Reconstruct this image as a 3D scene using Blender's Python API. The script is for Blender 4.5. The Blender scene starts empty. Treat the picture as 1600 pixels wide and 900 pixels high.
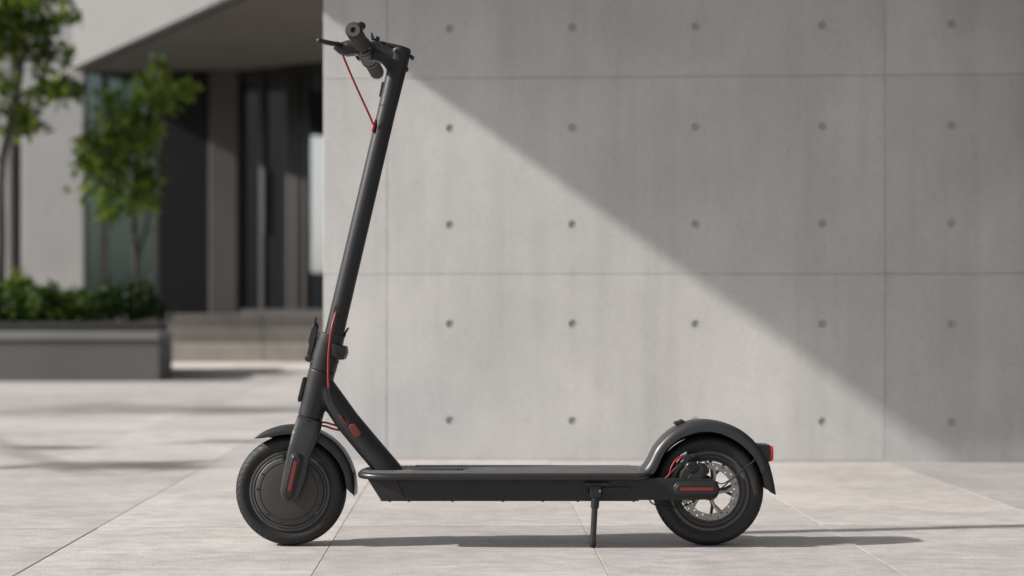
import bpy, bmesh, math, random
from math import sin, cos, pi, radians, atan2, sqrt
from mathutils import Vector, Matrix

random.seed(7)
SC = bpy.context.scene
COL = SC.collection

# ------------------------------------------------------------------ camera, light, exposure
D = 2.75            # metres from the lens to the scooter's centre plane (y = 0)
F = 2200.0          # focal length in pixels of the 1600 px wide photograph
HZ = 490.0          # row of the horizon in the photograph
H = 361.0 * D / F   # height of the lens above the paving

cd = bpy.data.cameras.new('camera')
cam = bpy.data.objects.new('camera', cd)
COL.objects.link(cam)
cam.location = (0, -D, H)
cam.rotation_euler = (radians(90), 0, 0)
cd.sensor_width = 36
cd.lens = F / 1600 * 36
cd.shift_y = (HZ - 450) / 1600
cd.clip_start = 0.05
cd.clip_end = 2000
cd.dof.use_dof = True
cd.dof.focus_distance = D - 0.04
cd.dof.aperture_fstop = 2.3
SC.camera = cam

SUN_EL, SUN_AZ = radians(31.5), radians(10.5)       # azimuth off the wall plane, from the left
sun_dir = Vector((cos(SUN_EL) * cos(SUN_AZ), cos(SUN_EL) * sin(SUN_AZ), -sin(SUN_EL)))
sl = bpy.data.lights.new('sun', 'SUN')
sl.energy = 4.8
sl.angle = radians(1.2)
sl.color = (1.0, 0.955, 0.915)
so = bpy.data.objects.new('sun', sl)
COL.objects.link(so)
so.rotation_euler = sun_dir.to_track_quat('-Z', 'Y').to_euler()
so.location = (-6, -4, 6)

w = bpy.data.worlds.new('World')
SC.world = w
w.use_nodes = True
wn, wl = w.node_tree.nodes, w.node_tree.links
sky = wn.new('ShaderNodeTexSky')
sky.sky_type = 'NISHITA'
sky.sun_disc = False
sky.sun_elevation = SUN_EL
sky.sun_rotation = atan2(-sun_dir.x, -sun_dir.y)
sky.air_density = 1.0
sky.dust_density = 3.0
sky.ozone_density = 1.0
hsv = wn.new('ShaderNodeHueSaturation')
hsv.inputs['Saturation'].default_value = 0.30
wl.new(sky.outputs[0], hsv.inputs['Color'])
bgn = wn['Background']
bgn.inputs['Strength'].default_value = 0.098
wl.new(hsv.outputs[0], bgn.inputs['Color'])

SC.view_settings.view_transform = 'Standard'
SC.view_settings.look = 'None'
SC.view_settings.gamma = 1
SC.view_settings.exposure = 0.44
SC.render.engine = 'CYCLES'

# ------------------------------------------------------------------ helpers
def P(px, py, y=0.0):
    """point of the photograph's pixel on the plane at world y"""
    d = D + y
    return Vector(((px - 800) * d / F, y, H - (py - HZ) * d / F))

def X(px, y):
    return (px - 800) * (D + y) / F

def Z(py, y):
    return H - (py - HZ) * (D + y) / F

def S(v):          # a length in photo pixels at the scooter plane
    return v * D / F

def empty(name, loc):
    o = bpy.data.objects.new(name, None)
    o.empty_display_size = 0.1
    o.location = loc
    COL.objects.link(o)
    return o

WLOC = {}
def wloc(o):
    return Vector(WLOC.get(o.name, o.location))

def thing(name, label, cat, loc=(0, 0, 0), group=None):
    o = empty(name, loc)
    tag(o, label, cat, group)
    return o

def tag(o, label=None, cat=None, group=None, kind=None):
    if label: o['label'] = label
    if cat: o['category'] = cat
    if group: o['group'] = group
    if kind: o['kind'] = kind
    return o

def attach(o, parent):
    if parent is not None:
        o.parent = parent
        base = parent
        while base.parent is not None:
            base = base.parent
        o.matrix_parent_inverse = Matrix.Identity(4)
        if base is parent:
            o.matrix_parent_inverse = Matrix.Translation(-Vector(parent.location))
        else:
            o.matrix_parent_inverse = Matrix.Translation(-Vector(parent.location))

def link(name, me, mat, parent=None, smooth=40, label=None):
    o = bpy.data.objects.new(name, me)
    COL.objects.link(o)
    if mat is not None and len(me.materials) == 0:
        me.materials.append(mat)
    if smooth:
        me.shade_smooth()
        if smooth < 180:
            me.set_sharp_from_angle(angle=radians(smooth))
    attach(o, parent)
    if label: o['label'] = label
    return o

class MB:
    """collects faces, then becomes one mesh object"""
    def __init__(self):
        self.v, self.f = [], []
    def add(self, vs, fs):
        n = len(self.v)
        self.v += [tuple(p) for p in vs]
        self.f += [tuple(i + n for i in q) for q in fs]
        return self
    def mesh(self, name):
        me = bpy.data.meshes.new(name)
        me.from_pydata(self.v, [], self.f)
        bm = bmesh.new(); bm.from_mesh(me)
        bmesh.ops.remove_doubles(bm, verts=bm.verts, dist=1e-6)
        bmesh.ops.recalc_face_normals(bm, faces=bm.faces)
        bm.to_mesh(me); bm.free()
        return me
    def build(self, name, mat, parent=None, smooth=40, bevel=0, segs=2, label=None):
        me = self.mesh(name)
        if bevel:
            bm = bmesh.new(); bm.from_mesh(me)
            es = [e for e in bm.edges if len(e.link_faces) == 2 and e.calc_face_angle(0) > radians(25)]
            bmesh.ops.bevel(bm, geom=es, offset=bevel, segments=segs, profile=0.5,
                            affect='EDGES', clamp_overlap=True)
            bm.to_mesh(me); bm.free()
        return link(name, me, mat, parent, min(smooth, 20) if bevel else smooth, label)
    # shapes
    def box(self, x0, x1, y0, y1, z0, z1):
        vs = [(x, y, z) for z in (z0, z1) for y in (y0, y1) for x in (x0, x1)]
        return self.add(vs, [(0, 2, 3, 1), (4, 5, 7, 6), (0, 1, 5, 4), (2, 6, 7, 3), (0, 4, 6, 2), (1, 3, 7, 5)])
    def prism(self, poly, y0, y1):
        """poly: list of (x, z), run from y0 to y1"""
        n = len(poly)
        vs = [(p[0], y0, p[1]) for p in poly] + [(p[0], y1, p[1]) for p in poly]
        fs = [tuple(range(n)), tuple(range(2 * n - 1, n - 1, -1))]
        fs += [(i, (i + 1) % n, n + (i + 1) % n, n + i) for i in range(n)]
        return self.add(vs, fs)
    def plan(self, poly, z0, z1):
        n = len(poly)
        vs = [(p[0], p[1], z0) for p in poly] + [(p[0], p[1], z1) for p in poly]
        fs = [tuple(range(n)), tuple(range(2 * n - 1, n - 1, -1))]
        fs += [(i, (i + 1) % n, n + (i + 1) % n, n + i) for i in range(n)]
        return self.add(vs, fs)
    def rings(self, rings, cap0=True, cap1=True):
        n = len(rings[0]); vs, fs = [], []
        for r in rings: vs += r
        for k in range(len(rings) - 1):
            for i in range(n):
                j = (i + 1) % n
                fs.append((k * n + i, k * n + j, (k + 1) * n + j, (k + 1) * n + i))
        if cap0: fs.append(tuple(range(n - 1, -1, -1)))
        if cap1: fs.append(tuple((len(rings) - 1) * n + i for i in range(n)))
        return self.add(vs, fs)
    def tube(self, pts, radii, seg=20, flat=1.0, caps=True, side=(0, 1, 0)):
        """round bar through pts; flat scales the width along the side vector"""
        pts = [Vector(p) for p in pts]
        if not hasattr(radii, '__len__'): radii = [radii] * len(pts)
        rings = []
        s0 = Vector(side)
        for k, p in enumerate(pts):
            t = (pts[min(k + 1, len(pts) - 1)] - pts[max(k - 1, 0)]).normalized()
            s = s0 - t * s0.dot(t)
            if s.length < 1e-3:
                s = Vector((1, 0, 0)) - t * t.x
            s.normalize()
            s0 = s
            u = t.cross(s).normalized()
            r = radii[k]
            rings.append([tuple(p + s * (cos(a) * r * flat) + u * (sin(a) * r))
                          for a in [2 * pi * i / seg for i in range(seg)]])
        return self.rings(rings, caps, caps)
    def lathe(self, prof, c, seg=96, fn=None, closed=False):
        """prof: (r, y) pairs turned about the y axis through c = (x, z)"""
        vs, fs, n = [], [], len(prof)
        for i in range(seg):
            a = 2 * pi * i / seg
            for k, (r, y) in enumerate(prof):
                if fn: r, y = fn(i, k, r, y)
                vs.append((c[0] + r * cos(a), y, c[1] + r * sin(a)))
        m = n if closed else n - 1
        for i in range(seg):
            j = (i + 1) % seg
            for k in range(m):
                l = (k + 1) % n
                fs.append((i * n + k, j * n + k, j * n + l, i * n + l))
        return self.add(vs, fs)

def catmull(pts, sub=6):
    pts = [Vector(p) for p in pts]; out = []
    for i in range(len(pts) - 1):
        p0 = pts[max(i - 1, 0)]; p1 = pts[i]; p2 = pts[i + 1]; p3 = pts[min(i + 2, len(pts) - 1)]
        for k in range(sub):
            t = k / sub
            out.append(0.5 * ((2 * p1) + (p2 - p0) * t + (2 * p0 - 5 * p1 + 4 * p2 - p3) * t * t
                              + (3 * p1 - p0 - 3 * p2 + p3) * t ** 3))
    out.append(pts[-1])
    return out

def fuse(o, voxel=0.0018, it=6, deci=0.5):
    """melt the overlapping solids of one mesh into a single smooth casting"""
    m = o.modifiers.new('r', 'REMESH'); m.mode = 'VOXEL'; m.voxel_size = voxel
    s = o.modifiers.new('s', 'SMOOTH'); s.factor = 0.5; s.iterations = it
    dg = bpy.context.evaluated_depsgraph_get()
    me = bpy.data.meshes.new_from_object(o.evaluated_get(dg))
    o.modifiers.clear()
    mats = list(o.data.materials)
    o.data = me
    me.materials.clear()
    for q in mats: me.materials.append(q)
    me.shade_smooth()
    return o

def stadium(p0, p1, layers, seg=14):
    """rounded bar outline round the segment p0-p1 (x, z); layers: (radius, y) from back to front"""
    a = Vector(p0); b = Vector(p1); t = (b - a).normalized(); n = Vector((-t.y, t.x))
    m = MB(); rings = []
    for r, y in layers:
        ring = []
        for i in range(seg + 1):
            q = pi * i / seg
            v = b + n * (cos(q) * r) + t * (sin(q) * r); ring.append((v.x, y, v.y))
        for i in range(seg + 1):
            q = pi * i / seg
            v = a - n * (cos(q) * r) - t * (sin(q) * r); ring.append((v.x, y, v.y))
        rings.append(ring)
    m.rings(rings)
    return m

def xz(*pts, y=0.0):
    return [(P(a, b, y).x, P(a, b, y).z) for a, b in pts]

# ------------------------------------------------------------------ materials
def new_mat(name):
    m = bpy.data.materials.new(name); m.use_nodes = True
    return m, m.node_tree.nodes, m.node_tree.links, m.node_tree.nodes['Principled BSDF']

def set_in(b, **k):
    for n, v in k.items():
        b.inputs[n.replace('_', ' ')].default_value = v

def coords(nodes, links, scale=(1, 1, 1), src='Position'):
    if src == 'Position':
        g = nodes.new('ShaderNodeNewGeometry'); out = g.outputs['Position']
    else:
        g = nodes.new('ShaderNodeTexCoord'); out = g.outputs['Object']
    mp = nodes.new('ShaderNodeMapping'); mp.inputs['Scale'].default_value = scale
    links.new(out, mp.inputs['Vector'])
    return mp.outputs[0]

def noise(nodes, links, vec, scale, detail=4, rough=0.55):
    n = nodes.new('ShaderNodeTexNoise')
    n.inputs['Scale'].default_value = scale; n.inputs['Detail'].default_value = detail
    n.inputs['Roughness'].default_value = rough
    links.new(vec, n.inputs['Vector'])
    return n.outputs[0]

def ramp(nodes, links, fac, stops):
    r = nodes.new('ShaderNodeValToRGB')
    e = r.color_ramp.elements
    e[0].position, e[0].color = stops[0][0], (*stops[0][1], 1)
    e[1].position, e[1].color = stops[1][0], (*stops[1][1], 1)
    for p, c in stops[2:]:
        k = e.new(p); k.color = (*c, 1)
    links.new(fac, r.inputs[0])
    return r.outputs[0]

def mult(nodes, links, a, b, fac=1.0, mode='MULTIPLY'):
    m = nodes.new('ShaderNodeMix'); m.data_type = 'RGBA'; m.blend_type = mode
    m.inputs[0].default_value = fac
    links.new(a, m.inputs[6])
    if hasattr(b, 'is_linked'): links.new(b, m.inputs[7])
    else: m.inputs[7].default_value = (*b, 1)
    return m.outputs[2]

def bump(nodes, links, b, height, strength, dist):
    n = nodes.new('ShaderNodeBump'); n.inputs['Strength'].default_value = strength
    n.inputs['Distance'].default_value = dist
    links.new(height, n.inputs['Height']); links.new(n.outputs[0], b.inputs['Normal'])

def grey(v): return (v, v, v)

def concrete(name, base, var=0.12, streak=(1, 1, 0.35), tint=(1, .985, .965), rough=0.85, big=1.6, pores=False):
    m, N, L, b = new_mat(name)
    p = coords(N, L)
    ps = coords(N, L, streak)
    c1 = ramp(N, L, noise(N, L, p, big, 5, .6), [(0.3, grey(1 - var)), (0.7, grey(1 + var * .6))])
    c2 = ramp(N, L, noise(N, L, ps, 9, 6, .65), [(0.3, grey(1 - var * .6)), (0.72, grey(1 + var * .4))])
    c3 = ramp(N, L, noise(N, L, p, 160, 3, .6), [(0.28, grey(.84)), (0.5, grey(1.0)), (0.8, grey(1.05))])
    oi = N.new('ShaderNodeObjectInfo')
    c4 = ramp(N, L, oi.outputs['Random'], [(0, grey(.955)), (1, grey(1.03))])
    if pores:
        vo = N.new('ShaderNodeTexVoronoi'); vo.inputs['Scale'].default_value = 42; L.new(p, vo.inputs['Vector'])
        big_ = ramp(N, L, noise(N, L, p, 7, 3), [(.50, grey(0)), (.62, grey(1))])
        dot = ramp(N, L, vo.outputs['Distance'], [(.035, grey(.62)), (.085, grey(1))])
        mxp = N.new('ShaderNodeMix'); mxp.data_type = 'RGBA'
        L.new(big_, mxp.inputs[0]); mxp.inputs[6].default_value = (1, 1, 1, 1); L.new(dot, mxp.inputs[7])
        run = ramp(N, L, noise(N, L, coords(N, L, (5.5, 1, .28)), 1.6, 5, .62), [(.33, grey(.92)), (.5, grey(1)), (.75, grey(1.035))])
        pt_ = ramp(N, L, noise(N, L, p, .75, 3, .5), [(.36, (.94, .945, .955)), (.62, (1.03, 1.02, 1.0))])
        c1 = mult(N, L, c1, mxp.outputs[2]); c1 = mult(N, L, c1, run); c1 = mult(N, L, c1, pt_)
    rgb = N.new('ShaderNodeRGB'); rgb.outputs[0].default_value = (base * tint[0], base * tint[1], base * tint[2], 1)
    c = mult(N, L, rgb.outputs[0], c1); c = mult(N, L, c, c2); c = mult(N, L, c, c3); c = mult(N, L, c, c4)
    L.new(c, b.inputs['Base Color'])
    set_in(b, Roughness=rough, Specular_IOR_Level=.35)
    bump(N, L, b, noise(N, L, p, 120, 4, .7), .25, .002)
    return m

def paving(name, base):
    m, N, L, b = new_mat(name)
    p = coords(N, L)
    ps = coords(N, L, (0.45, 1.0, 1.0))
    oi = N.new('ShaderNodeObjectInfo')
    off = N.new('ShaderNodeVectorMath'); off.operation = 'ADD'
    sc = N.new('ShaderNodeVectorMath'); sc.operation = 'SCALE'; sc.inputs['Scale'].default_value = 37.0
    cmb = N.new('ShaderNodeCombineXYZ'); L.new(oi.outputs['Random'], cmb.inputs[0]); L.new(oi.outputs['Random'], cmb.inputs[1])
    L.new(cmb.outputs[0], sc.inputs[0]); L.new(ps, off.inputs[0]); L.new(sc.outputs[0], off.inputs[1])
    v = off.outputs[0]
    c1 = ramp(N, L, noise(N, L, v, 5, 6, .65), [(.28, grey(.78)), (.72, grey(1.10))])
    c2 = ramp(N, L, noise(N, L, v, 34, 6, .7), [(.3, grey(.76)), (.68, grey(1.10))])
    c3 = ramp(N, L, noise(N, L, p, 260, 3, .7), [(.3, grey(.66)), (.5, grey(1.0)), (.75, grey(1.16))])
    c5 = ramp(N, L, noise(N, L, p, 1.1, 4, .6), [(.3, (.90, .895, .89)), (.7, grey(1.06))])
    c4 = ramp(N, L, oi.outputs['Random'], [(0, (.86, .86, .87)), (1, (1.07, 1.06, 1.04))])
    rgb = N.new('ShaderNodeRGB'); rgb.outputs[0].default_value = (base, base * .955, base * .925, 1)
    c = rgb.outputs[0]
    for k in (c1, c2, c3, c4, c5): c = mult(N, L, c, k)
    L.new(c, b.inputs['Base Color'])
    rr = ramp(N, L, noise(N, L, v, 20, 4), [(.3, grey(.55)), (.7, grey(.78))])
    L.new(rr, b.inputs['Roughness'])
    set_in(b, Specular_IOR_Level=.4)
    bump(N, L, b, noise(N, L, v, 110, 5, .75), .35, .0016)
    return m

def paint(name, base, rough=.45, tint=(1, 1, 1.04), spec=.5, grain=.25, gscale=900):
    m, N, L, b = new_mat(name)
    p = coords(N, L)
    c = ramp(N, L, noise(N, L, p, 14, 5, .6), [(.3, [base * t * .86 for t in tint]), (.7, [base * t * 1.12 for t in tint])])
    L.new(c, b.inputs['Base Color'])
    r = ramp(N, L, noise(N, L, p, 22, 6, .65), [(.3, grey(rough - .07)), (.7, grey(rough + .08))])
    L.new(r, b.inputs['Roughness'])
    set_in(b, Specular_IOR_Level=spec)
    if grain: bump(N, L, b, noise(N, L, p, gscale, 2, .6), grain, .0002)
    return m

def plain(name, rgb, rough=.5, metal=0.0, spec=.5):
    m, N, L, b = new_mat(name)
    p = coords(N, L)
    c = ramp(N, L, noise(N, L, p, 60, 4), [(.3, [k * .88 for k in rgb]), (.7, [min(1, k * 1.1) for k in rgb])])
    L.new(c, b.inputs['Base Color'])
    set_in(b, Roughness=rough, Metallic=metal, Specular_IOR_Level=spec)
    return m

def glass(name, tint, boost=1.6, gloss=(.9, .95, 1)):
    m, N, L, b = new_mat(name)
    N.remove(b)
    out = N['Material Output']
    tr = N.new('ShaderNodeBsdfTransparent'); tr.inputs[0].default_value = (*tint, 1)
    gl = N.new('ShaderNodeBsdfGlossy'); gl.inputs['Roughness'].default_value = .012
    gl.inputs['Color'].default_value = (*gloss, 1)
    fr = N.new('ShaderNodeFresnel'); fr.inputs[0].default_value = 1.5
    mu = N.new('ShaderNodeMath'); mu.operation = 'MULTIPLY'; mu.inputs[1].default_value = boost; mu.use_clamp = True
    L.new(fr.outputs[0], mu.inputs[0])
    mx = N.new('ShaderNodeMixShader')
    L.new(mu.outputs[0], mx.inputs[0]); L.new(tr.outputs[0], mx.inputs[1]); L.new(gl.outputs[0], mx.inputs[2])
    L.new(mx.outputs[0], out.inputs[0])
    return m

def leafmat(name, c0, c1, c2):
    m, N, L, b = new_mat(name)
    at = N.new('ShaderNodeAttribute'); at.attribute_name = 'tone'
    c = ramp(N, L, at.outputs['Fac'], [(0, c0), (.55, c1), (1, c2)])
    L.new(c, b.inputs['Base Color'])
    set_in(b, Roughness=.5, Specular_IOR_Level=.4)
    tl = N.new('ShaderNodeBsdfTranslucent')
    c2_ = mult(N, L, c, (1.3, 1.5, .5)); L.new(c2_, tl.inputs[0])
    mx = N.new('ShaderNodeMixShader'); mx.inputs[0].default_value = .45
    L.new(b.outputs[0], mx.inputs[1]); L.new(tl.outputs[0], mx.inputs[2])
    L.new(mx.outputs[0], N['Material Output'].inputs[0])
    return m

M = dict(
    wall=concrete('panel_concrete', .535, .12, tint=(1, .992, .982), pores=True),
    hole=concrete('tie_hole_mortar', .22, .1),
    joint=concrete('joint_mortar', .40, .1),
    bwall=concrete('render_concrete', .46, .08),
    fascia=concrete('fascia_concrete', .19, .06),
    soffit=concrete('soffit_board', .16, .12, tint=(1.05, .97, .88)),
    column=concrete('column_stone', .085, .1),
    bench=concrete('bench_stone', .125, .12, tint=(1.03, .98, .93)),
    benchtop=concrete('bench_cap_stone', .20, .1),
    planter=concrete('planter_basalt', .04, .12, tint=(1, 1, 1.03)),
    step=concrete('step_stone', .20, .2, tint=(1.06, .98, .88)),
    step_pale=concrete('lightened_step_stone', .29, .2, tint=(1.06, .98, .88)),  # lightened in colour to set the lower riser apart from the others
    step_shaded=concrete('shaded_step_stone', .15, .2, tint=(1.05, .98, .9)),  # shade on the upper steps put into the stone colour
    landing_sunlit=concrete('sunlit_landing_stone', .58, .12, tint=(1.04, .98, .90)),  # sunlight on the lowest tread put into the stone colour
    paving=paving('paving_stone', .465),
    ground=concrete('ground_stone', .2, .1),
    mortar=concrete('paving_mortar', .30, .1),
    metal=paint('anthracite_paint', .022, .44, spec=.3),
    metal_lt=paint('fork_paint', .026, .38),
    shell=paint('moulded_shell', .016, .36),
    plastic=paint('black_plastic', .014, .48, (1, 1, 1)),
    body=paint('battery_case', .010, .55, (1.02, 1, .97)),
    rubber=paint('tyre_rubber', .013, .62, (1.03, 1, .97), .4, .3, 500),
    grip=paint('grip_rubber', .019, .7, (1.02, 1, .98), .3, .4, 700),
    mat=paint('deck_mat_rubber', .095, .5, (1, 1, 1), .4),
    hub=paint('hub_casting', .030, .5, (1.05, 1, .94)),
    rim=paint('rim_alloy', .055, .42, (1.02, 1, .98)),
    gloss=plain('gloss_black', (.008, .008, .009), .12),
    steel=plain('brushed_steel', (.30, .295, .285), .38, .9),
    silver=plain('silver_fitting', (.6, .6, .6), .3, .9),
    bolt=plain('black_bolt', (.006, .006, .006), .4),
    cable_red=plain('red_cable_sheath', (.27, .024, .020), .42),
    cable_dark=plain('black_cable_sheath', (.008, .008, .008), .45),
    reflector=plain('red_reflector', (.20, .018, .016), .38),
    cap_red=plain('red_rubber_cap', (.13, .013, .013), .6),
    tail=plain('red_lamp_lens', (.62, .02, .015), .2),
    glass=glass('window_glass', (.50, .58, .56), 4.0, (.75, .9, .86)),
    glassdark=glass('door_glass', (.30, .34, .33), 4.6),
    frame=plain('bronze_frame', (.026, .024, .022), .5),
    panel=paint('anthracite_panel', .008, .6, (1, 1, 1.1), .2),
    inside=plain('interior_wall', (.16, .18, .17), .8),
    insidefloor=plain('interior_floor', (.06, .055, .05), .4),
    bark=concrete('bark', .07, .3, tint=(1.1, .95, .8)),
    soil=concrete('soil', .04, .3, tint=(1.1, .95, .8)),
    leaf=leafmat('tree_leaves', (.020, .042, .010), (.075, .125, .022), (.20, .265, .045)),
    leaf_shaded=leafmat('shaded_shrub_leaves', (.008, .020, .007), (.020, .040, .012), (.042, .068, .018)),  # shrub leaves darkened, the shade they stand in put into the colour
    leaf_bright=leafmat('young_tree_leaves', (.022, .045, .010), (.095, .145, .024), (.27, .33, .055)),
    leaf_dark=leafmat('shrub_leaves', (.014, .032, .009), (.045, .080, .018), (.12, .165, .032)),
    grass=leafmat('dry_grass', (.10, .085, .035), (.20, .17, .075), (.30, .26, .13)),
    petal_y=plain('yellow_petals', (.55, .38, .03), .6),
    petal_w=plain('white_petals', (.62, .58, .58), .6),
)

# ------------------------------------------------------------------ ground and paving
ground = MB().add([(-400, -400, -.052), (400, -400, -.052), (400, 400, -.052), (-400, 400, -.052)], [(0, 1, 2, 3)]) \
    .build('ground', M['ground'], smooth=0)
tag(ground, kind='structure')

pav = MB().box(-9, 9, -7.0, 12.0, -.046, -.0020).build('pavement', M['mortar'], smooth=0)
tag(pav, kind='structure')
PROT = radians(1.6)
SW, SLN, GAP = .512, 1.245, .0014
slab_meshes = []
for k in range(4):
    mb = MB().box(-SW / 2 + GAP / 2, SW / 2 - GAP / 2, -SLN / 2 + GAP / 2, SLN / 2 - GAP / 2, -.03, 0)
    me = mb.mesh('paving_slab')
    bm = bmesh.new(); bm.from_mesh(me)
    es = [e for e in bm.edges if all(v.co.z > -.001 for v in e.verts)]
    bmesh.ops.bevel(bm, geom=es, offset=.0005, segments=1, affect='EDGES')
    bm.to_mesh(me); bm.free()
    me.materials.append(M['paving'])
    slab_meshes.append(me)
X0 = (487 - 800) * (2.566 / 2320 * 2320 / F) * 1.0
X0 = (487 - 800) * (H * F / (898 - HZ)) / F          # joint that meets the photo's lower edge at 487
Y0 = H * F / (898 - HZ) - D
JY = H * F / (823 - HZ) - D                           # first cross joint
for r in range(-3, 9):
    for c in range(-10, 11):
        cx, cy = X0 + (c + .5) * SW, JY + (r + .5) * SLN
        if abs(cx) > 5.4 or cy < -D - 1.5 and abs(cx) > 2.5: continue
        o = bpy.data.objects.new('paving_slab', slab_meshes[(r + c) % 4])
        COL.objects.link(o)
        dx, dy = cx - X0, cy - Y0
        o.location = (X0 + dx * cos(PROT) - dy * sin(PROT), Y0 + dx * sin(PROT) + dy * cos(PROT),
                      random.uniform(-.0006, .0006))
        o.rotation_euler = (0, 0, PROT)
        o.parent = pav

# ------------------------------------------------------------------ panel wall with the overhanging storey
WY = H * F / (718 - HZ) - D
WROT = radians(-2.6)
wall = thing('concrete_wall', 'pale grey cast concrete wall of large panels with rows of round tie holes, behind the scooter',
             'wall', (0, WY, 0))
WM = Matrix.Translation((0, WY, 0)) @ Matrix.Rotation(WROT, 4, 'Z')
def wall_u(px):
    """distance along the wall of the photo column px"""
    t = (px - 800) / F
    # point on ray (t*d, d-D); wall: (u cos, WY + u sin)
    c, s = cos(WROT), sin(WROT)
    return t * (WY + D) / (c - t * s)
def WZ(py): return Z(py, WY)
def on_wall(me):
    me.transform(WM); return me
UL = wall_u(505); U1 = wall_u(605); U2 = wall_u(1383); U3 = U2 + (U2 - U1)
ZB = [0.0, WZ(428.5), WZ(121.5), 1.9]
HR = .0118
def panel_mesh(u0, u1, z0, z1, holes, g=.0007, ch=.0012, th=.06):
    u0 += g; u1 -= g; z0 += g; z1 -= g
    a, b_, c_, d_ = u0 + ch, u1 - ch, z0 + ch, z1 - ch
    m = MB(); q = .03
    us = sorted({a, b_} | {h[0] - q for h in holes} | {h[0] + q for h in holes})
    zs = sorted({c_, d_} | {h[1] - q for h in holes} | {h[1] + q for h in holes})
    for i in range(len(us) - 1):
        for j in range(len(zs) - 1):
            um, zm = (us[i] + us[i + 1]) / 2, (zs[j] + zs[j + 1]) / 2
            hit = [h for h in holes if abs(h[0] - um) < .01 and abs(h[1] - zm) < .01]
            if not hit:
                m.add([(us[i], 0, zs[j]), (us[i + 1], 0, zs[j]), (us[i + 1], 0, zs[j + 1]), (us[i], 0, zs[j + 1])], [(0, 1, 2, 3)])
            else:
                h = hit[0]; n = 24; vs = []
                for k in range(n):
                    t = 2 * pi * k / n; cx, cz = cos(t), sin(t)
                    s = q / max(abs(cx), abs(cz))
                    vs.append((h[0] + cx * s, 0, h[1] + cz * s))
                for k in range(n):
                    t = 2 * pi * k / n
                    vs.append((h[0] + cos(t) * HR, 0, h[1] + sin(t) * HR))
                m.add(vs, [(k, (k + 1) % n, n + (k + 1) % n, n + k) for k in range(n)])
    r0 = [(a, 0, c_), (b_, 0, c_), (b_, 0, d_), (a, 0, d_)]
    r1 = [(u0, ch, z0), (u1, ch, z0), (u1, ch, z1), (u0, ch, z1)]
    r2 = [(u0, th, z0), (u1, th, z0), (u1, th, z1), (u0, th, z1)]
    m.rings([r0, r1, r2], False, True)
    me = bpy.data.meshes.new('panel'); me.from_pydata(m.v, [], m.f)
    bm = bmesh.new(); bm.from_mesh(me); bmesh.ops.remove_doubles(bm, verts=bm.verts, dist=1e-5)
    bm.to_mesh(me); bm.free()
    return me
cup = MB().lathe([(HR + .0002, .0008), (HR - .0008, .002), (.0094, .0125), (.0090, .0135), (.0062, .0138), (.0055, .0125), (.0008, .0123)], (0, 0), 24)
cup_me = cup.mesh('tie_hole'); cup_me.materials.append(M['hole']); cup_me.shade_smooth(); cup_me.set_sharp_from_angle(angle=radians(40))
hu1 = [wall_u(k) for k in (703, 894.5, 1087, 1285)]
hu2 = [wall_u(1487), wall_u(1487) + .385, wall_u(1487) + .77, wall_u(1487) + 1.15]
hz = [[WZ(657), WZ(506)], [WZ(351), WZ(200)], [WZ(44), WZ(44) + .30]]
for ci, (a, b_, hus) in enumerate([(UL, U1, []), (U1, U2, hu1), (U2, U3, hu2), (U3, U3 + .9, [])]):
    for ri in range(3):
        holes = [(u, z) for u in hus for z in hz[ri]]
        if ri == 2: holes = [h for h in holes if h[1] < ZB[3] - .05]
        po = link('panel', on_wall(panel_mesh(a, b_, ZB[ri], ZB[ri + 1], holes)), M['wall'], wall, smooth=0)
        for u, z in holes:
            t = bpy.data.objects.new('tie_hole', cup_me); COL.objects.link(t)
            t.parent = po
            t.matrix_local = WM @ Matrix.Translation((u, 0, z))
for o in wall.children:           # panels already hold world coordinates relative to the wall's base
    pass
mb = MB().box(UL + .004, U3 + .9, .0030 + .0595 - .0595, .0035, -.02, 1.9).box(UL + .004, U3 + .9, .0595, .62, -.02, 1.9)
me = on_wall(mb.mesh('core')); link('core', me, M['joint'], wall, smooth=0)
# the storey above: out of the frame, its shadow is the diagonal on the wall
ZS = 1.9
sdir = Matrix.Rotation(-WROT, 3, 'Z') @ sun_dir          # the sun's way in the wall's own axes
def cast(u, v, z):                                       # where the shadow of a point lands on the wall face
    k = -v / sdir.y
    return u + sdir.x * k, z + sdir.z * k
p_hi = (wall_u(640), WZ(92)); p_lo = (wall_u(1478), WZ(714))
slope = (p_hi[1] - p_lo[1]) / (p_lo[0] - p_hi[0])
su = p_hi[0] - (ZS - p_hi[1]) / slope                    # the shadow's line meets the storey's underside here
q_ = ZS * sdir.y / -sdir.z * 1.004
lu, lz = cast(su, -q_, ZS)
du = (p_hi[0] + (p_hi[1] - lz) / slope) - lu             # shift of the front corner that keeps the line
mb = MB().plan([(su + du, -q_), (U3 + .9, -q_), (U3 + .9, 1.6), (su - du * 1.6, 1.6)], ZS, ZS + 2.6)
link('overhang', on_wall(mb.mesh('overhang')), M['wall'], wall, smooth=0)
mb = MB().box(wall_u(1695), wall_u(1695) + .26, -2.4, -.002, -.02, ZS - .002)  # unseen wall added to block sky light and darken the right end
link('sky_blocker', on_wall(mb.mesh('sky_blocker')), M['planter'], wall, smooth=0)

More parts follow.
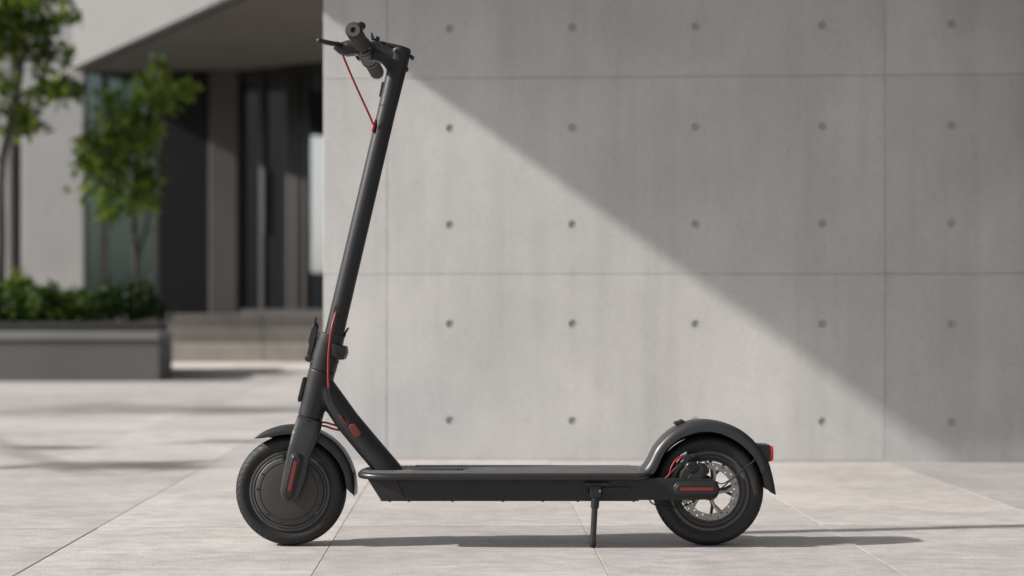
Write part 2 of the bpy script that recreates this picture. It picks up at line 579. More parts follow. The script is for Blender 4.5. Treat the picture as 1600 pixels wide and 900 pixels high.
# ------------------------------------------------------------------ entrance building behind
BD = 13.4 - D                     # world y of the facade
SF = Z(107, BD)                   # soffit height
SILL = H - .002
bld = thing('entrance_building', 'modern concrete building with a dark glazed entrance under a slanting overhang, at the left',
            'building', (X(250, BD), BD, 0))
TOP = 6.5
def bx(name, px0, px1, yf, yb, z0, z1, mat, bevel=.01, label=None):
    m = MB().box(X(px0, yf), X(px1, yf), yf, yb, z0, z1)
    return m.build(name, M[mat], bld, smooth=30, bevel=bevel, segs=1, label=label)
bx('wall', 33, 131, BD, BD + .5, 0, TOP, 'bwall')
bx('wall', -260, 15, BD, BD + .5, 0, TOP, 'bwall')
# slit window between the two wall pieces
sw = bx('window', 14, 34, BD + .2, BD + .24, .3, TOP, 'panel', 0)
# plinth under the glazing
MB().plan([(X(131, BD), BD - .10), (X(372, BD), BD - .10), (X(372, BD), BD - .42), (X(520, BD - .6) + .25, BD - .78), (.9, BD - .78), (.9, BD + 4), (X(131, BD), BD + 4)],
          0, SILL).build('plinth', M['step'], bld, smooth=0)
# upper storey with fascia and soffit, edge running towards the camera
e0 = Vector((X(112, BD), BD)); dr = Vector((.571, -.821))
e1 = e0 + dr * 5.0
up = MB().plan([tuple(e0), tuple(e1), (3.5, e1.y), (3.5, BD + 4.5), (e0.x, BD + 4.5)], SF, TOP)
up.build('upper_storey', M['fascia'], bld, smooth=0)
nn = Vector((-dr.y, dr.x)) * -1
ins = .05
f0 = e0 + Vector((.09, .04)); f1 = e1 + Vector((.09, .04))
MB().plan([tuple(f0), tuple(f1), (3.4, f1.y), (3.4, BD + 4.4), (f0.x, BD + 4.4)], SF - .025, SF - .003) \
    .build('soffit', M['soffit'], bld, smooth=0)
# glazing, dark panel, column, doors
def frame_bar(px0, px1, yf, z0=SILL, z1=None, dp=.08, mat='frame'):
    return bx('mullion', px0, px1, yf, yf + dp, z0, SF - .026 if z1 is None else z1, mat, .006)
def pane(px0, px1, yf, mat, name='window_pane', z0=SILL + .06):
    return bx(name, px0, px1, yf, yf + .012, z0, SF - .03, mat, 0)
pane(131, 159, BD + .06, 'glass'); frame_bar(159, 166, BD + .03)
pane(166, 244, BD + .06, 'glass'); frame_bar(243, 248, BD + .03)
bx('sill', 131, 246, BD + .0, BD + .10, SILL, SILL + .055, 'column', .006)
bx('wall_panel', 248, 326, BD - .02, BD + .06, SILL, SF - .03, 'panel', .006, 'dark anthracite panel beside the doors')
bx('column', 326, 371, BD - .06, BD + .34, SILL, SF - .026, 'column', .012)
# doors turned a little towards the left
d0 = Vector((X(372, BD), BD)); d1 = Vector((X(505, BD - .5), BD - .5)); dd = (d1 - d0)
def dp_(px):
    t = (px - 800) / F          # ray x = t*(y+D)
    # d0 + s*dd on the ray
    s = (t * (d0.y + D) - d0.x) / (dd.x - t * dd.y)
    return d0 + dd * s
nd = Vector((dd.y, -dd.x)).normalized()
if nd.y > 0: nd = -nd
def slanted(name, pa, pb, off, th, z0, z1, mat, par=bld):
    a = dp_(pa) + nd * off; b_ = dp_(pb) + nd * off
    return MB().plan([tuple(a), tuple(b_), tuple(b_ - nd * th), tuple(a - nd * th)], z0, z1).build(name, M[mat], par, smooth=0)
for a, b_ in ((372, 407), (413, 449), (466, 474), (479, 540), (546, 610)):
    dr_ = slanted('door', a, b_, -.02, .014, SILL + .05, SF - .12, 'glassdark')
    if a == 413:
        slanted('handle', a + 2.5, a + 4.5, .05, .03, SILL + .75, SILL + 1.35, 'frame', dr_)
for a, b_ in ((371, 375), (407, 413), (449, 455), (459, 466), (474, 479), (540, 546), (610, 616)):
    slanted('mullion', a, b_, .02, .07, SILL, SF - .026, 'frame')
slanted('door_header', 376, 620, .0, .05, SF - .115, SF - .028, 'frame')
slanted('threshold', 372, 616, .03, .10, SILL + .001, SILL + .045, 'frame')
# room behind the glass
rm = MB()
rm.box(X(131, BD), 3.2, BD + 3.2, BD + 3.3, 0, SF - .03)
rm.box(X(131, BD) - .05, X(131, BD) + .02, BD + .51, BD + 3.2, 0, SF - .03)
rm.build('interior_wall', M['inside'], bld, smooth=0)
MB().box(X(131, BD) + .05, 3.1, BD + .4, BD + 3.19, SILL + .001, SILL + .012).build('interior_floor', M['insidefloor'], bld, smooth=0)

# unseen block added to darken the door glass reflection, its gap leaving a bright strip
nb_ = thing('reflection_blocker', 'unseen block added off to the left to darken the reflection in the door glass', 'building', (-15.5, 0, 0))
MB().box(-16, -15, 5.25, 11.5, 0, 6.0).box(-16, -15, -9, 3.5, 0, 6.0).box(-15.9, -15.2, 3.501, 5.249, 0, 1.25).build('wall', M['bwall'], nb_, smooth=0)
MB().box(-15.9, -15.1, 3.501, 5.249, 4.0, 5.98).build('blocker_top', M['planter'], nb_, smooth=0)

# steps up to the doors
stp = thing('entrance_steps', 'broad pale stone steps rising to the dark glass doors', 'steps', (X(400, 9), 9.0, 0))
xs0 = -3.2
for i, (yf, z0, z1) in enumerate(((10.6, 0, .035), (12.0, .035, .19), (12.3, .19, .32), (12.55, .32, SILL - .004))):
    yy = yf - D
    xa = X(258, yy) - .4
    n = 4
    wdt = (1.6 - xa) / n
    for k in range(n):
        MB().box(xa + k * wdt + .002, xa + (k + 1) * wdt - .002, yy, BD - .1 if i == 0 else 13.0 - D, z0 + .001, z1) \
            .build('step', M[('landing_sunlit', 'step_pale', 'step', 'step_shaded')[i]], stp, smooth=0, bevel=.006, segs=1)

# bench and planter
BY = 9.365 - D
bench = thing('stone_bench', 'long low grey stone bench standing on the paving in front of the planter', 'bench', (X(120, BY), BY, 0))
bx0, bx1 = X(-420, BY), X(249, BY)
nb = 2
for k in range(nb):
    a = bx0 + (bx1 - bx0) * k / nb; b_ = bx0 + (bx1 - bx0) * (k + 1) / nb
    MB().box(a + .002, b_ - .002, BY + .012, BY + .36, 0, Z(533, BY)).build('base_block', M['bench'], bench, smooth=30, bevel=.008, segs=1)
    MB().box(a + .0015, b_ - .0015, BY, BY + .37, Z(532, BY), Z(519, BY)).build('seat_slab', M['benchtop'], bench, smooth=30, bevel=.006, segs=2)
PY = 9.76 - D
planter = thing('planter', 'long dark basalt planter behind the stone bench, filled with green shrubs', 'planter', (X(100, PY), PY, 0))
pz = Z(499.5, PY)
pl = [(X(-460, PY), PY), (X(253, PY), PY), (X(262, PY + .9), PY + .9), (X(-460, PY), PY + .9)]
MB().plan(pl, 0, pz - .02).build('planter_wall', M['planter'], planter, smooth=0, bevel=.012, segs=2)
pl2 = [(X(-455, PY), PY + .05), (X(247, PY), PY + .05), (X(255, PY + .9), PY + .85), (X(-455, PY), PY + .85)]
MB().plan(pl2, pz - .03, pz - .012).build('soil', M['soil'], planter, smooth=0)

# ------------------------------------------------------------------ plants
def leaves_mesh(name, pts, size, up=.3, tone=None, aspect=.55):
    vs, fs, tn = [], [], []
    for p in pts:
        d = Vector((random.gauss(0, 1), random.gauss(0, 1), random.gauss(0, 1) + up)).normalized()
        s = d.cross(Vector((random.gauss(0, 1), random.gauss(0, 1), random.gauss(0, 1)))).normalized()
        l = size * random.uniform(.6, 1.25); wd = l * aspect
        nrm = d.cross(s)
        b0 = Vector(p); n = len(vs)
        vs += [tuple(b0), tuple(b0 + d * l * .5 + s * wd * .5 - nrm * l * .08), tuple(b0 + d * l + nrm * -l * .12),
               tuple(b0 + d * l * .5 - s * wd * .5 - nrm * l * .08), tuple(b0 + d * l * .5)]
        fs += [(n, n + 1, n + 4), (n + 1, n + 2, n + 4), (n + 2, n + 3, n + 4), (n + 3, n, n + 4)]
        t = random.gauss(.5, .2) if tone is None else tone(b0)
        tn += [min(1, max(0, t))] * 4
    me = bpy.data.meshes.new(name); me.from_pydata(vs, [], fs)
    at = me.attributes.new('tone', 'FLOAT', 'FACE'); at.data.foreach_set('value', tn)
    return me

def blob_pts(c, r, n, ry=None, rz=None, shell=.35):
    out = []
    c = Vector(c)
    for _ in range(n):
        v = Vector((random.gauss(0, 1), random.gauss(0, 1), random.gauss(0, 1))).normalized()
        q = random.random() ** shell
        out.append(c + Vector((v.x * r * q, v.y * (ry or r) * q, v.z * (rz or r) * q)))
    return out

def tree(label, base, trunk, limbs, clumps, leaf, group=None, name='tree', lmat='leaf', size=.07, r0=.03):
    t = thing(name, label, 'tree', base, group)
    tk = MB()
    tp = catmull(trunk, 5)
    n = len(tp)
    tk.tube(tp, [r0 * (1 - .6 * i / (n - 1)) for i in range(n)], 9)
    tk.build('trunk', M['bark'], t)
    lb = MB()
    for ln in limbs:
        q = catmull(ln, 4); n = len(q)
        lb.tube(q, [r0 * .45 * (1 - .75 * i / (n - 1)) for i in range(n)], 6)
    lb.build('limb', M['bark'], t)
    pts, tones = [], []
    for c, r, k in clumps:
        for _ in range(11):             # every clump is itself a spray of loose tufts
            cc = Vector(c) + (blob_pts(c, r * 1.05, 1, shell=.6)[0] - Vector(c))
            tf = random.gauss(.5, .24)
            dv = Vector((random.gauss(0, 1), random.gauss(0, 1), random.gauss(0, .7))).normalized()
            for _j in range(max(3, int(k / 47))):
                p = cc + dv * random.gauss(0, r * .42) + Vector((random.gauss(0, r * .16), random.gauss(0, r * .16), random.gauss(0, r * .13)))
                pts.append(p); tones.append(tf + random.gauss(0, .14))
    it = iter(tones)
    link('crown', leaves_mesh('crown', pts, size, tone=lambda p: next(it)), M[lmat], t, smooth=0)
    return t

T1 = 9.3 - D + .75
def q1(px, py, dy=0.0): return tuple(P(px, py, T1 + dy))
cl = []
random.seed(11)
for (px, py, r, k) in [(20, 20, .16, 700), (60, 40, .13, 420), (-30, 60, .2, 800), (102, 27, .07, 150), (80, 86, .09, 240), (30, 80, .13, 380),
                       (-10, 130, .14, 420), (90, 140, .09, 240), (112, 138, .08, 170), (60, 150, .06, 110), (35, 185, .09, 220), (52, 195, .05, 90),
                       (-60, 0, .3, 1100), (40, -40, .22, 700), (-20, -90, .34, 1300), (-110, 80, .26, 900), (-160, -40, .34, 1100), (95, -10, .08, 130), (5, 190, .07, 120), (-60, 170, .2, 500)]:
    cl.append((P(px, py, T1 + random.uniform(-.25, .25)), r * 1.25, int(k * 1.5)))
tree('leafy green tree with a slim leaning trunk rising from the planter, at the left edge',
     q1(-4, 502), [q1(-2, 512), q1(2, 380), q1(3, 260), q1(24, 160), q1(34, 95), q1(34, 20), q1(20, -60)],
     [[q1(24, 160), q1(60, 140), q1(104, 140)], [q1(34, 95), q1(60, 90), q1(84, 86)], [q1(34, 60), q1(66, 40), q1(104, 27)],
      [q1(3, 260), q1(-40, 190), q1(-100, 90, .2)], [q1(10, 220), q1(30, 190), q1(50, 196)], [q1(30, 100), q1(0, 60, .1), q1(-40, 0, .2)],
      [q1(34, 20), q1(50, -30, -.1), q1(60, -80, -.1)]],
     cl, 'trees in the planter', size=.088, r0=.034, lmat='leaf_bright')

T2 = 10.5 - D
def q2(px, py, dy=0.0): return tuple(P(px, py, T2 + dy))
cl = []
random.seed(23)
for (px, py, r, k) in [(247, 100, .05, 90), (250, 118, .05, 80), (238, 140, .11, 300), (262, 148, .09, 230), (288, 140, .07, 170), (296, 142, .05, 80), (246, 165, .09, 210),
                       (205, 180, .14, 380), (165, 155, .06, 120), (225, 205, .15, 420), (185, 215, .14, 400), (155, 235, .14, 380), (135, 225, .07, 140), (130, 255, .07, 120),
                       (205, 245, .17, 560), (175, 265, .15, 440), (225, 270, .13, 340), (165, 300, .14, 360), (215, 300, .12, 300), (190, 325, .11, 240), (165, 335, .08, 130),
                       (236, 310, .07, 120)]:
    cl.append((P(px, py, T2 + random.uniform(-.22, .22)), r * 1.12, int(k * 1.3)))
tree('small bright green tree with two thin dark stems in front of the glazed entrance',
     q2(212, 502), [q2(212, 512), q2(213, 430), q2(210, 350), q2(212, 270), q2(225, 200), q2(242, 130), q2(247, 92)],
     [[q2(166, 508), q2(167, 420), q2(168, 330), q2(172, 260), q2(168, 170)], [q2(225, 200), q2(255, 160), q2(292, 142)],
      [q2(212, 270), q2(180, 240), q2(140, 230)], [q2(212, 300), q2(230, 280), q2(234, 250)], [q2(210, 330), q2(180, 300), q2(160, 280)]],
     cl, 'trees in the planter', size=.082, r0=.024, lmat='leaf_bright')

def shrub(label, px, py0, py1, wpx, y, n, name='shrub', lmat='leaf_dark', size=.058, group='shrubs in the planter', part='foliage'):
    t = thing(name, label, 'shrub', tuple(P(px, py0 + 6, y)), group)
    sc_ = (D + y) / F
    pts = []
    for _ in range(26):
        cx = px + random.uniform(-1, 1) * wpx
        h = (py0 - py1) * random.uniform(.35, 1.05) * (1 - .4 * (abs(cx - px) / wpx) ** 2)
        c0_ = P(cx, py0, y + random.uniform(-.18, .18)); lean = Vector((random.gauss(0, .25), random.gauss(0, .2), 1))
        for _j in range(n // 34):
            q = random.random() ** .7
            wq = .075 * (1.15 - q)
            pts.append(c0_ + lean * (q * h * sc_) + Vector((random.gauss(0, wq), random.gauss(0, wq), random.gauss(0, .02))))
    pts = [p for p in pts if p.z > pz - .02]
    st = MB()
    for k in range(6):
        a = P(px + random.uniform(-.3, .3) * wpx, py0 + 4, y); b_ = P(px + random.uniform(-.7, .7) * wpx, py1 + (py0 - py1) * .35, y + random.uniform(-.08, .08))
        st.tube([a, (a + b_) / 2 + Vector((0, .02, 0)), b_], [.006, .005, .003], 5)
    st.build('stem', M['bark'], t)
    link(part, leaves_mesh(part, pts, size, .6), M[lmat], t, smooth=0)
    return t
random.seed(5)
shrub('light green bushy shrub in the planter under the leaning tree', 8, 498, 438, 38, PY + .35, 3600, lmat='leaf')
shrub('broad dark green shrub in the middle of the planter, behind the bench', 60, 498, 449, 42, PY + .30, 3800)
shrub('lower dark green shrub at the right of the planted row, beside the white flower', 110, 498, 456, 34, PY + .32, 2400)
shrub('dark green shrub at the foot of the two stemmed tree, in front of the glass', 205, 498, 436, 40, PY + .72, 2200, lmat='leaf_shaded')
shrub('clump of green shrub at the far left, cut by the edge of the photo', -60, 496, 440, 45, PY + .35, 2000)
# feathery pale grass, yellow and white flowers
g = thing('ornamental_grass', 'pale straw coloured feathery grass rising above the shrubs at the left', 'grass', tuple(P(30, 500, PY + .6)))
pts = []
for k in range(14):
    cx = 30 + random.uniform(-16, 16)
    pts += blob_pts(P(cx, 445 + random.uniform(-10, 20), PY + .6 + random.uniform(-.06, .06)), .05, 50, .05, .09)
link('plume', leaves_mesh('plume', pts, .03, 1.5, aspect=.3), M['grass'], g, smooth=0)
st = MB()
for k in range(14):
    a = P(30 + random.uniform(-8, 8), 505, PY + .6); b_ = P(30 + random.uniform(-16, 16), 445, PY + .6)
    st.tube([a, b_], [.004, .002], 5)
st.build('stalk', M['grass'], g)
def flower(label, px, py, mat, n, y):
    t = thing('flowering_plant', label, 'plant', tuple(P(px, 502, y)), 'flowering plants in the planter')
    pt = MB()
    for k in range(n):
        c = P(px + random.uniform(-9, 9), py + random.uniform(-9, 9), y + random.uniform(-.03, .03))
        for j in range(6):
            a = 2 * pi * j / 6
            d = Vector((cos(a), -.6, sin(a))) * .016
            s = Vector((-sin(a), 0, cos(a))) * .007
            pt.add([c, c + d * .6 + s, c + d, c + d * .6 - s], [(0, 1, 2, 3)])
    pt.build('blossom', M[mat], t, smooth=0)
    link('foliage', leaves_mesh('foliage', blob_pts(P(px, py + 8, y), .07, 260, .06, .05), .03, .6), M['leaf'], t, smooth=0)
flower('low plant with yellow flowers at the front of the planter', 92, 487, 'petal_y', 9, PY + .14)
flower('low plant with white flowers at the front of the planter', 119, 483, 'petal_w', 7, PY + .16)
flower('small yellow green plant at the right end of the planted row', 147, 492, 'petal_y', 4, PY + .2)

# the tree standing to the left of the frame, whose broken shade lies on the paving
random.seed(31)
def over(px, py, h):
    """the point at height h whose shadow falls on the paving at the photo's pixel"""
    d = H * F / (py - HZ)
    return Vector(((px - 800) * d / F, d - D, 0)) - sun_dir * (h / -sun_dir.z)
cl = [(over(a, b_, h), r, k) for a, b_, h, r, k in [(120, 640, 2.5, .30, 300), (215, 634, 2.6, .26, 260), (300, 641, 2.7, .30, 300), (395, 636, 2.85, .28, 260), (470, 641, 3.0, .3, 300), (20, 645, 2.4, .3, 260),
      (560, 640, 3.1, .3, 260), (110, 729, 1.75, .10, 60), (180, 727, 1.85, .11, 70), (255, 730, 1.95, .10, 60), (60, 700, 1.9, .07, 22), (330, 690, 2.1, .06, 16)]]
cm = over(260, 640, 2.3)
ground_x, ground_y = cm.x - .35, cm.y + .05
tree('leafy tree left of the picture whose broken shade falls on the paving', (ground_x, ground_y, 0),
     [(ground_x, ground_y, 0), (ground_x + .03, ground_y, 1.0), (cm.x - .1, cm.y, 1.9), (cm.x, cm.y, 2.7), (cm.x + .1, cm.y, 3.3)],
     [[(cm.x - .1, cm.y, 1.7), tuple(over(110, 735, 1.8)), tuple(over(255, 730, 1.95))], [(cm.x, cm.y, 2.2), tuple(over(120, 640, 2.5))],
      [(cm.x, cm.y, 2.3), tuple(over(395, 636, 2.85)), tuple(over(560, 640, 3.1))]],
     cl, None, size=.10, r0=.035)

# ------------------------------------------------------------------ the scooter
sco = thing('electric_scooter', 'dark grey folding electric scooter with red accents, on its kickstand on the paving',
            'scooter', (0, 0, 0))
WR = .1075
cf = (P(455.5, 765).x, WR); cr = (P(1106, 765).x, WR)

def tyre(c, parent):
    ns = 60 * 8
    prof = []
    K = 25
    for k in range(K):
        a = pi * (-.62 + 1.24 * k / (K - 1))       # from near bead over the tread to the far bead
        sy = sin(a); cz = cos(a)
        y = .0245 * math.copysign(abs(sy) ** .80, sy)
        r = .0905 + (.0170 if cz > 0 else .0125) * math.copysign(abs(cz) ** .85, cz)
        prof.append((r, y))
    prof = [(.0782, -.0205)] + prof + [(.0782, .0205)]
    K += 2
    def fn(i, k, r, y):
        u = (k - (K - 1) / 2) / ((K - 1) / 2)      # -1 .. 1 across
        au = abs(u)
        if .12 < au < .60:
            ph = (i / 10 + (au * 2.6) + (0 if u < 0 else .5)) % 1.0
            if ph < .19:
                d = .0018 * min(1, (.62 - au) * 6)
                r -= d * cos(u * 1.9); y -= d * sin(u * 1.9) * (1 if True else 0)
        if .74 < au < .78: r -= .0006
        return r, y
    return MB().lathe(prof, c, ns, fn, closed=False).build('tyre', M['rubber'], parent, smooth=50)

# front wheel (hub motor)
fw = MB().lathe([(.079, .020), (.079, -.0205), (.0775, -.0235), (.0745, -.0238), (.0735, -.0225), (.0718, -.0222), (.0712, -.0245), (.0700, -.0262),
                 (.0685, -.0262), (.0675, -.0250), (.0670, .022), (.079, .020)], cf, 128) \
    .build('wheel', M['rim'], sco, smooth=35, label='front wheel with a solid round motor hub')
tyre(cf, fw)
MB().lathe([(.0668, -.0200), (.0662, -.0262), (.0640, -.0278), (.0568, -.0286), (.0562, -.0276), (.0552, -.0276), (.0546, -.0288), (.0500, -.0298), (.030, -.0312),
            (.0003, -.0318), (.0003, .028), (.060, .027), (.0668, .02)], cf, 128).build('hub_cover', M['hub'], fw, smooth=30)
for k in range(9):
    a = radians(20 + 40 * k + (7 if k % 2 else -4)); r = .0612
    c = (cf[0] + r * cos(a), cf[1] + r * sin(a))
    MB().lathe([(.0018, -.0279), (.0018, -.0290), (.0012, -.0292), (.0011, -.0284), (.0001, -.0284)], c, 12).build('bolt', M['bolt'], fw)
a = P(443, 714, -.029)
MB().box(a.x - .003, a.x + .003, -.0305, -.027, a.z - .006, a.z + .006).build('valve', M['bolt'], fw, bevel=.001)

# fork
fb = MB()
def sect(pl_, pr, yc, ty, n=20, e=.62):
    """rounded section between photo points pl_ and pr at depth yc, half thickness ty"""
    a = P(pl_[0], pl_[1], yc); b_ = P(pr[0], pr[1], yc)
    c = (a + b_) / 2; u = (b_ - a) / 2
    out = []
    for i in range(n):
        t = 2 * pi * i / n
        cx = math.copysign(abs(cos(t)) ** e, cos(t)); sy = math.copysign(abs(sin(t)) ** e, sin(t))
        out.append(tuple(c + u * cx + Vector((0, sy * ty, 0))))
    return out
for s in (-1, 1):
    secs = [sect((464.5, 650), (504.5, 659), s * .012, .0125, e=.8), sect((461, 661), (502.5, 668), s * .022, .013, e=.8),
            sect((456.5, 674), (499.8, 681), s * .0335, .0105), sect((452, 693), (492.5, 697), s * .0385, .0085),
            sect((447.5, 712), (485.4, 714), s * .0400, .0075), sect((440.0, 750), (477.3, 750), s * .0405, .0075),
            sect((437.6, 767), (470.6, 768), s * .0405, .0075), sect((439.5, 776), (467.5, 777), s * .0405, .0072),
            sect((444.5, 782.5), (460.5, 782.8), s * .0405, .006)]
    fb.rings(secs)
ax = (P(503.5, 579) - P(485, 651.7)).normalized()
c0 = P(485, 651.7)
fb.tube([c0 - ax * .016, c0 - ax * .0002], [.0235, .0243], 32)
fork = fuse(fb.build('fork', M['metal_lt'], sco), .0016, 5)
for s in (-1, 1):
    yb = s * .0470
    p0 = xz((463, 718), y=-.05)[0]; p1 = xz((450.3, 770), y=-.05)[0]
    if s > 0:
        p0 = (p0[0], p0[1]); p1 = (p1[0], p1[1])
    r = S(9.8)
    ac = stadium(p0, p1, [(r + .0006, yb), (r + .0004, yb + s * .0025), (r - .0012, yb + s * .0042), (r - .0032, yb + s * .0046), (r - .0036, yb + s * .0064),
                          (r - .0050, yb + s * .0076)]).build('axle_cover', M['metal'], fork, smooth=32)
    q0 = xz((461.8, 721), y=-.055)[0]; q1_ = xz((451.6, 767.5), y=-.055)[0]
    v0 = Vector(q0); v1 = Vector(q1_); t = (v1 - v0).normalized(); nn_ = Vector((-t.y, t.x)) * S(2.5)
    poly = [tuple(v0 + nn_), tuple(v1 + nn_), tuple(v1 - nn_), tuple(v0 - nn_)]
    MB().prism(poly, yb + s * .0070, yb + s * .0082).build('reflector', M['reflector'], fork, bevel=.0004)
a = P(451.5, 780.5, -.048)
MB().lathe([(.0022, -.046), (.0022, -.0492), (.0014, -.0496), (.0001, -.0494)], (a.x, a.z), 14).build('bolt', M['bolt'], fork)
a = P(481.5, 657, -.03)
MB().lathe([(.0014, -.026), (.0014, -.0292), (.0001, -.0293)], (P(481.5, 657, -.027).x, P(481.5, 657, -.027).z), 12).build('bolt', M['bolt'], fork)

# fenders
def channel(outer, inner, wd, t=.0022, rd=.013, sub=5, taper=None, far=0.0):
    yv = -wd
    O = catmull([P(a, b_, yv * .6) for a, b_ in outer], sub); I = catmull([P(a, b_, yv) for a, b_ in inner], sub)
    rings = []
    for k, (o, i) in enumerate(zip(O, I)):
        o = Vector((o.x, 0, o.z)); i = Vector((i.x, 0, i.z)); d = (o - i); Ln = d.length; d.normalize()
        ww = wd if taper is None else wd * taper(k / (len(O) - 1))
        r_ = min(rd, Ln * .7)
        half = [(ww, -Ln)] + [(ww - r_ * (1 - cos(q)), -r_ * (1 - sin(q))) for q in [pi / 2 * j / 5 for j in range(6)]]
        half += [(ww * .35, .0006)]
        fx = far * min(1, k / 8, (len(O) - 1 - k) / 8)
        full = half + [(-y, h) for y, h in reversed(half)]
        full[-1] = (full[-1][0], full[-1][1] - fx)
        w2 = ww - t
        half2 = [(w2, -Ln)] + [(w2 - r_ * (1 - cos(q)), -r_ * (1 - sin(q)) - t) for q in [pi / 2 * j / 5 for j in range(6)]]
        half2 += [(w2 * .35, .0006 - t)]
        back = [(-y, h) for y, h in half2] + [(y, h) for y, h in reversed(half2)]
        back[0] = (back[0][0], back[0][1] - fx)
        rings.append([tuple(o + d * h + Vector((0, -y, 0))) for y, h in full + back])
    return MB().rings(rings)
arc = []; arci = []
for k in range(15):
    a = radians(126 - 131 * k / 14)
    rin = [98.5, 91, 88, 87, 86.5, 86, 85, 84, 83.5, 84, 84.5, 85, 85.5, 86.5, 97][k]
    ro = [98.6, 100, 100, 100, 100, 100, 100, 100.3, 100.5, 100.5, 100.2, 100, 100, 99.5, 99][k]
    ra = radians([126, 117, 108, 98.6, 89, 80, 70.5, 61, 51.7, 42, 33, 24, 14, 4.0, -5.5][k])
    ri = radians([126, 117.5, 108, 98.6, 89, 80, 70.5, 61, 51.7, 42, 33, 24, 13, 1.0, -5.0][k])
    arc.append((455.5 + ro * cos(ra), 765 - ro * sin(ra))); arci.append((455.5 + rin * cos(ri), 765 - rin * sin(ri)))
channel(arc, arci, .033, far=.012).build('fender', M['shell'], sco, smooth=50, label='front fender')
ro = [(996, 737.5), (1005, 731), (1013, 720.5), (1025, 697.5), (1046.6, 675), (1073, 661), (1100, 657), (1126.6, 660), (1153, 669.5), (1172, 683), (1185, 697), (1195, 713), (1201, 730)]
ri = [(1004, 743), (1016, 743), (1025, 735), (1039, 706), (1057, 688.5), (1078, 679), (1100, 674.5), (1124, 677), (1145, 686), (1161, 697), (1175, 711), (1184, 725), (1190, 740)]
rfend = channel(ro, ri, .036, far=.014).build('fender', M['metal_lt'], sco, smooth=50, label='rear fender')
flap_o = [(1196.5, 715), (1201, 723), (1205, 737), (1208.5, 752), (1212, 773)]; flap_i = [(1186.5, 727), (1190, 738), (1193, 748), (1195.5, 760), (1204, 769.5)]
channel(flap_o, flap_i, .034, rd=.010).build('mudflap', M['plastic'], rfend, smooth=50)
MB().prism(xz((1182, 694.5), (1204, 695.5), (1205, 721.5), (1197, 721.5), (1186, 704), y=-.02), -.022, .022).build('lamp_housing', M['shell'], rfend, bevel=.003)
MB().prism(xz((1203.5, 696), (1207.6, 697.5), (1208.6, 703), (1208.6, 716), (1207.5, 720), (1203.5, 721), y=-.02), -.0215, .0215).build('tail_light', M['tail'], rfend, bevel=.0015)
hk = MB().prism(xz((1052, 661.5), (1054, 658.5), (1060, 657.5), (1064, 655), (1067.5, 656), (1071.5, 661.5), (1075, 667), (1060, 671), (1056, 669), (1061, 664.5), (1054.5, 663.5)), -.011, .011)
hk.build('hook', M['plastic'], rfend, bevel=.0014)

# rear wheel
rw = MB().lathe([(.079, .020), (.079, -.0200), (.0765, -.0230), (.0720, -.0235), (.0700, -.0195), (.0685, -.0165), (.0635, -.0150), (.0605, -.0190), (.0585, -.0190),
                 (.0575, -.0160), (.0575, .016), (.062, .0165), (.067, .0185), (.0765, .0225), (.079, .020)], cr, 128) \
    .build('wheel', M['rim'], sco, smooth=35, label='rear wheel with open spokes and a brake disc')
tyre(cr, rw)
MB().lathe([(.0001, -.030), (.0165, -.030), (.0175, -.028), (.0175, .026), (.0165, .028), (.0001, .028)], cr, 40).build('hub', M['rim'], rw, smooth=35)
for k in range(5):
    a = radians(-72 * k - 72)
    def pol(r, b_, y): return (cr[0] + r * cos(b_), y, cr[1] + r * sin(b_))
    sp = MB()
    sp.tube([pol(.014, a, -.006), pol(.032, a, -.006)], [.0050, .0042], 10, 1.6)
    for s in (-1, 1):
        sp.tube([pol(.028, a, -.006), pol(.042, a + s * .17, -.006), pol(.0600, a + s * .25, -.006)], [.0036, .0029, .0036], 10, 1.8)
    fuse(sp.build('spoke', M['rim'], rw), .0011, 3)
# brake disc: drilled ring on six swept arms
bd = MB(); NS = 32; ri_, ro_ = .0430, .0562; yy0, yy1 = -.0288, -.0272; hr = .0019
for y in (yy0, yy1):
    for k in range(NS):
        a0 = 2 * pi * k / NS; a1 = 2 * pi * (k + 1) / NS
        rc = (ri_ + ro_) / 2 + (.0028 if k % 2 else -.0028); ac_ = (a0 + a1) / 2
        def pr(r, a): return (cr[0] + r * cos(a), y, cr[1] + r * sin(a))
        outer_ = [pr(ri_, a0 + (a1 - a0) * j / 3) for j in range(3)] + [pr(ri_ + (ro_ - ri_) * j / 3, a1) for j in range(3)] + \
                 [pr(ro_, a1 - (a1 - a0) * j / 3) for j in range(3)] + [pr(ro_ - (ro_ - ri_) * j / 3, a0) for j in range(3)]
        cc = Vector(pr(rc, ac_))
        ang = [atan2(q[2] - cc.z, q[0] - cc.x) for q in outer_]
        inn = [(cc.x + hr * cos(q), y, cc.z + hr * sin(q)) for q in ang]
        bd.add(outer_ + inn, [(j, (j + 1) % 12, 12 + (j + 1) % 12, 12 + j) for j in range(12)])
bd.lathe([(ro_, yy0), (ro_, yy1)], cr, NS * 3); bd.lathe([(ri_, yy0), (ri_, yy1)], cr, NS * 3)
for k in range(5):
    a = radians(-72 * k - 72) - .12
    bd.tube([(cr[0] + .014 * cos(a), -.028, cr[1] + .014 * sin(a)), (cr[0] + .030 * cos(a + .10), -.028, cr[1] + .030 * sin(a + .10)),
             (cr[0] + .0445 * cos(a + .24), -.028, cr[1] + .0445 * sin(a + .24))], [.0040, .0026, .0036], 10, .2)
bd.build('brake_disc', M['steel'], rw, smooth=30)

